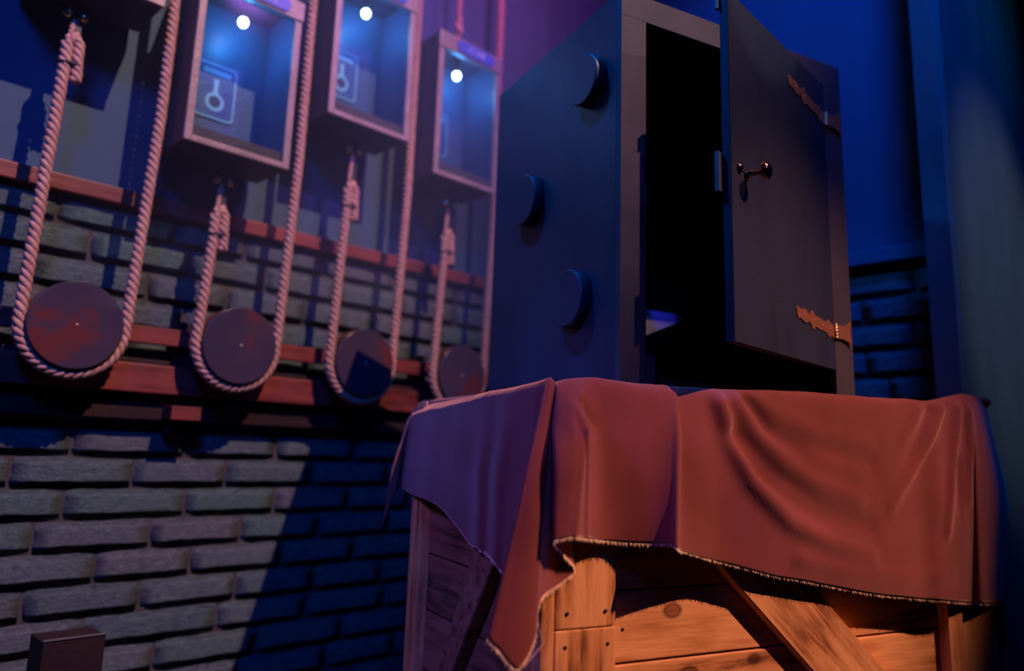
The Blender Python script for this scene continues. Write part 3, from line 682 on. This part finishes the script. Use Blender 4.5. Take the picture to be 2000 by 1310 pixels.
for yy, xo in ((1.33, 1.985), (1.55, 1.978), (1.82, 1.975)):      # down the right end of the crate, out of the camera's sight
    h = cols[-1][-1].z if yy < 1.4 else .72
    cols.append([V((1.90, yy, ZT + .007)), V((1.945, yy, ZT + .008)), V((xo - .006, yy, ZT - .004)), V((xo, yy, 1.02)), V((xo + .006, yy, .92)), V((xo + .006, yy, .82)), V((xo + .004, yy, h))])
def cat(p0, p1, p2, p3, t):
    return .5 * ((2 * p1) + (p2 - p0) * t + (2 * p0 - 5 * p1 + 4 * p2 - p3) * t * t + (3 * p1 - p0 - 3 * p2 + p3) * t ** 3)
def dense(row, sub):
    out = []
    for i in range(len(row) - 1):
        p0 = row[max(i - 1, 0)]; p1 = row[i]; p2 = row[i + 1]; p3 = row[min(i + 2, len(row) - 1)]
        for k in range(sub): out.append(cat(p0, p1, p2, p3, k / sub))
    out.append(row[-1]); return out
SV, SU = 9, 7
c2 = [dense(c, SV) for c in cols]; NR = len(c2[0])
grid = [dense([c[r] for c in c2], SU) for r in range(NR)]; NC = len(grid[0])      # grid[row][column]
# soft swags: ridges drawn as lines over the hanging front, pushed outwards
def fx(px, py): p = aty(px, py, 1.175); return (p.x, p.z)
ridges = [([(1405, 785), (1425, 860), (1465, 940), (1540, 1020), (1620, 1060), (1700, 1085)], .016, .020),
          ([(1442, 785), (1475, 840), (1530, 900), (1600, 945), (1680, 975)], .009, .018),
          ([(1840, 795), (1815, 850), (1780, 920), (1740, 990)], .013, .012), ([(1875, 795), (1862, 860), (1850, 930), (1842, 1040)], .012, .012),
          ([(1895, 800), (1893, 880), (1888, 980)], .008, .012), ([(1800, 795), (1785, 830), (1765, 860)], .006, .010),
          ([(1480, 780), (1520, 810), (1600, 850), (1700, 870)], .005, .02), ([(1112, 800), (1125, 830), (1150, 850)], .008, .012), ([(1118, 840), (1124, 900), (1126, 1040)], .009, .006),
          ([(1560, 1090), (1650, 1115), (1760, 1130), (1850, 1120)], .007, .02)]
rw = [([fx(*p) for p in pts], a, w) for pts, a, w in ridges]
dips = [([(1125, 800), (1140, 818), (1155, 825)], -.012, .012), ([(1430, 850), (1500, 930), (1600, 1000), (1700, 1030)], -.012, .02), ([(1460, 780), (1500, 840), (1570, 880)], -.008, .015),
        ([(1820, 800), (1795, 870), (1760, 940)], -.006, .012), ([(1700, 900), (1600, 870), (1540, 840)], -.004, .02), ([(1870, 900), (1865, 1000)], -.006, .012)]
rw += [([fx(*p) for p in pts], a, w) for pts, a, w in dips]
def segd(x, z, pts):
    best = 9; bt = 0; n = len(pts) - 1
    for i in range(n):
        (ax, az), (bx_, bz_) = pts[i], pts[i + 1]; dx, dz = bx_ - ax, bz_ - az
        t = max(0, min(1, ((x - ax) * dx + (z - az) * dz) / (dx * dx + dz * dz))); d = math.hypot(x - ax - dx * t, z - az - dz * t)
        if d < best: best = d; bt = (i + t) / n
    return best, bt
jF = 21 * SU
for r in range(2 * SV, NR):
    for j in range(NC):
        p = grid[r][j]
        if j >= jF:
            dd = 0
            for pts, a, w in rw:
                d, t = segd(p.x, p.z, pts)
                if d < 3 * w: dd += 1.15 * a * math.exp(-(d / w) ** 2) * (1 - .55 * t ** 2)
            p.y -= max(-.006, dd) if p.y < 1.24 else 0
            p.y -= .0025 * noise.noise(V((p.x * 9, p.z * 5, 3)))
        elif j < 12 * SU:
            p.x -= .002 * noise.noise(V((p.y * 11, p.z * 3, 1))) + .002
for j in range(NC):      # little puckers where the cloth turns over the edge
    for r in range(1 * SV, 2 * SV + 5):
        w = math.exp(-((r - 2 * SV) / 4.0) ** 2); grid[r][j].z += .0028 * w * noise.noise(V((j * .18, 5, 0)))
cv = [p for row in grid for p in row]; cf = []
for r in range(NR - 1):
    for j in range(NC - 1): a = r * NC + j; cf.append((a, a + 1, a + NC + 1, a + NC))
clo = thing('velvet_cloth', 'rust-red velvet cloth with frayed hem draped over the pine crate', 'cloth', (1.3, 1.5, ZT))
off = clo.location
sheet = frompy('sheet', [p - off for p in cv], cf, MT['velvet'], clo, True)
sd = sheet.modifiers.new('thickness', 'SOLIDIFY'); sd.thickness = .0018; sd.offset = 0
# flat part lying on the crate under the cabinet
topv = []
NXT, NYT = 24, 12
for i in range(NXT + 1):
    for k in range(NYT + 1):
        x = .742 + (1.90 - .742) * i / NXT; y = 1.27 + (1.83 - 1.27) * k / NYT; topv.append(V((x, y, ZT + .0055 + .002 * noise.noise(V((x * 8, y * 8, 0))))) - off)
frompy('top_spread', topv, [(i * (NYT + 1) + k, (i + 1) * (NYT + 1) + k, (i + 1) * (NYT + 1) + k + 1, i * (NYT + 1) + k + 1) for i in range(NXT) for k in range(NYT)], MT['velvet'], clo, True)
# frayed threads along the hem
hem = grid[-1]; pre = grid[-3]; fv, ff = [], []
rf = random.Random(3)
for j in range(8 * SU, NC - 1):
    seg = (hem[j + 1] - hem[j]).length; n = max(1, int(seg / .0011))
    xr = hem[j].x; heavy = 1.0 if j < 32 * SU else .55
    for q in range(n):
        if rf.random() > heavy: continue
        t = (q + rf.random()) / n; a = hem[j].lerp(hem[j + 1], t); dn_ = (a - pre[j]).normalized()
        d = (dn_ + V((rf.uniform(-.5, .5), rf.uniform(-.5, .3), rf.uniform(-.4, .15)))).normalized(); L = rf.uniform(.002, .0085) * (.6 + .4 * heavy)
        side = d.cross(V((0, 1, 0))).normalized() * .0006; o = len(fv); m1 = a + d * L * .5 + V((rf.uniform(-.001, .001), 0, 0)); e1 = a + d * L + V((0, 0, -.001))
        fv += [a - side - dn_ * .001 - off, a + side - dn_ * .001 - off, m1 + side - off, m1 - side - off, e1 - off]; ff += [(o, o + 1, o + 2, o + 3), (o + 3, o + 2, o + 4)]
fr_ = frompy('frayed_edge', fv, ff, MT['fray'], clo); fr_['kind'] = 'stuff'; fr_['label'] = 'pale frayed threads of the cut hem'
tube('loose_thread', [grid[-1][15 * SU + 10] - off, grid[-1][15 * SU + 10] - off + V((.012, -.004, -.03)), grid[-1][15 * SU] - off + V((.018, -.002, .01)), grid[-1][15 * SU] - off + V((.004, -.002, -.006))], .0004, MT['fray'], clo, 4)
# small blue pilot lamp inside the cabinet lighting the grey triangle
bl = light('cabinet_blue_lamp', 'SPOT', tuple(aty(1300, 600, 1.55) + V((.02, -.03, .22))), tuple(aty(1294, 612, 1.70)), (.02, .03, 1), 3.0, .004, 20, .7)

# ================================================================= HAZE
hz = wbox('haze', -2.9, -.02, 1.40, 3.9, .03, .66, None); hz['kind'] = 'structure'; hz['label'] = 'thin violet stage haze in front of the left wall'
vm = bpy.data.materials.new('stage_haze'); vm.use_nodes = True; nt = vm.node_tree; nt.nodes.clear()
vo_ = nt.nodes.new('ShaderNodeOutputMaterial'); vs_ = nt.nodes.new('ShaderNodeVolumeScatter'); vs_.inputs['Anisotropy'].default_value = .2; vs_.inputs['Color'].default_value = (.55, .6, 1, 1)
tc = nt.nodes.new('ShaderNodeTexCoord'); sx = nt.nodes.new('ShaderNodeSeparateXYZ'); mr = nt.nodes.new('ShaderNodeMapRange')
mr.inputs['From Min'].default_value = -.7; mr.inputs['From Max'].default_value = .6; mr.inputs['To Min'].default_value = .012; mr.inputs['To Max'].default_value = .30
nt.links.new(tc.outputs['Object'], sx.inputs[0]); nt.links.new(sx.outputs[0], mr.inputs['Value']); nt.links.new(mr.outputs[0], vs_.inputs['Density'])
nt.links.new(vs_.outputs[0], vo_.inputs['Volume']); hz.data.materials.append(vm)
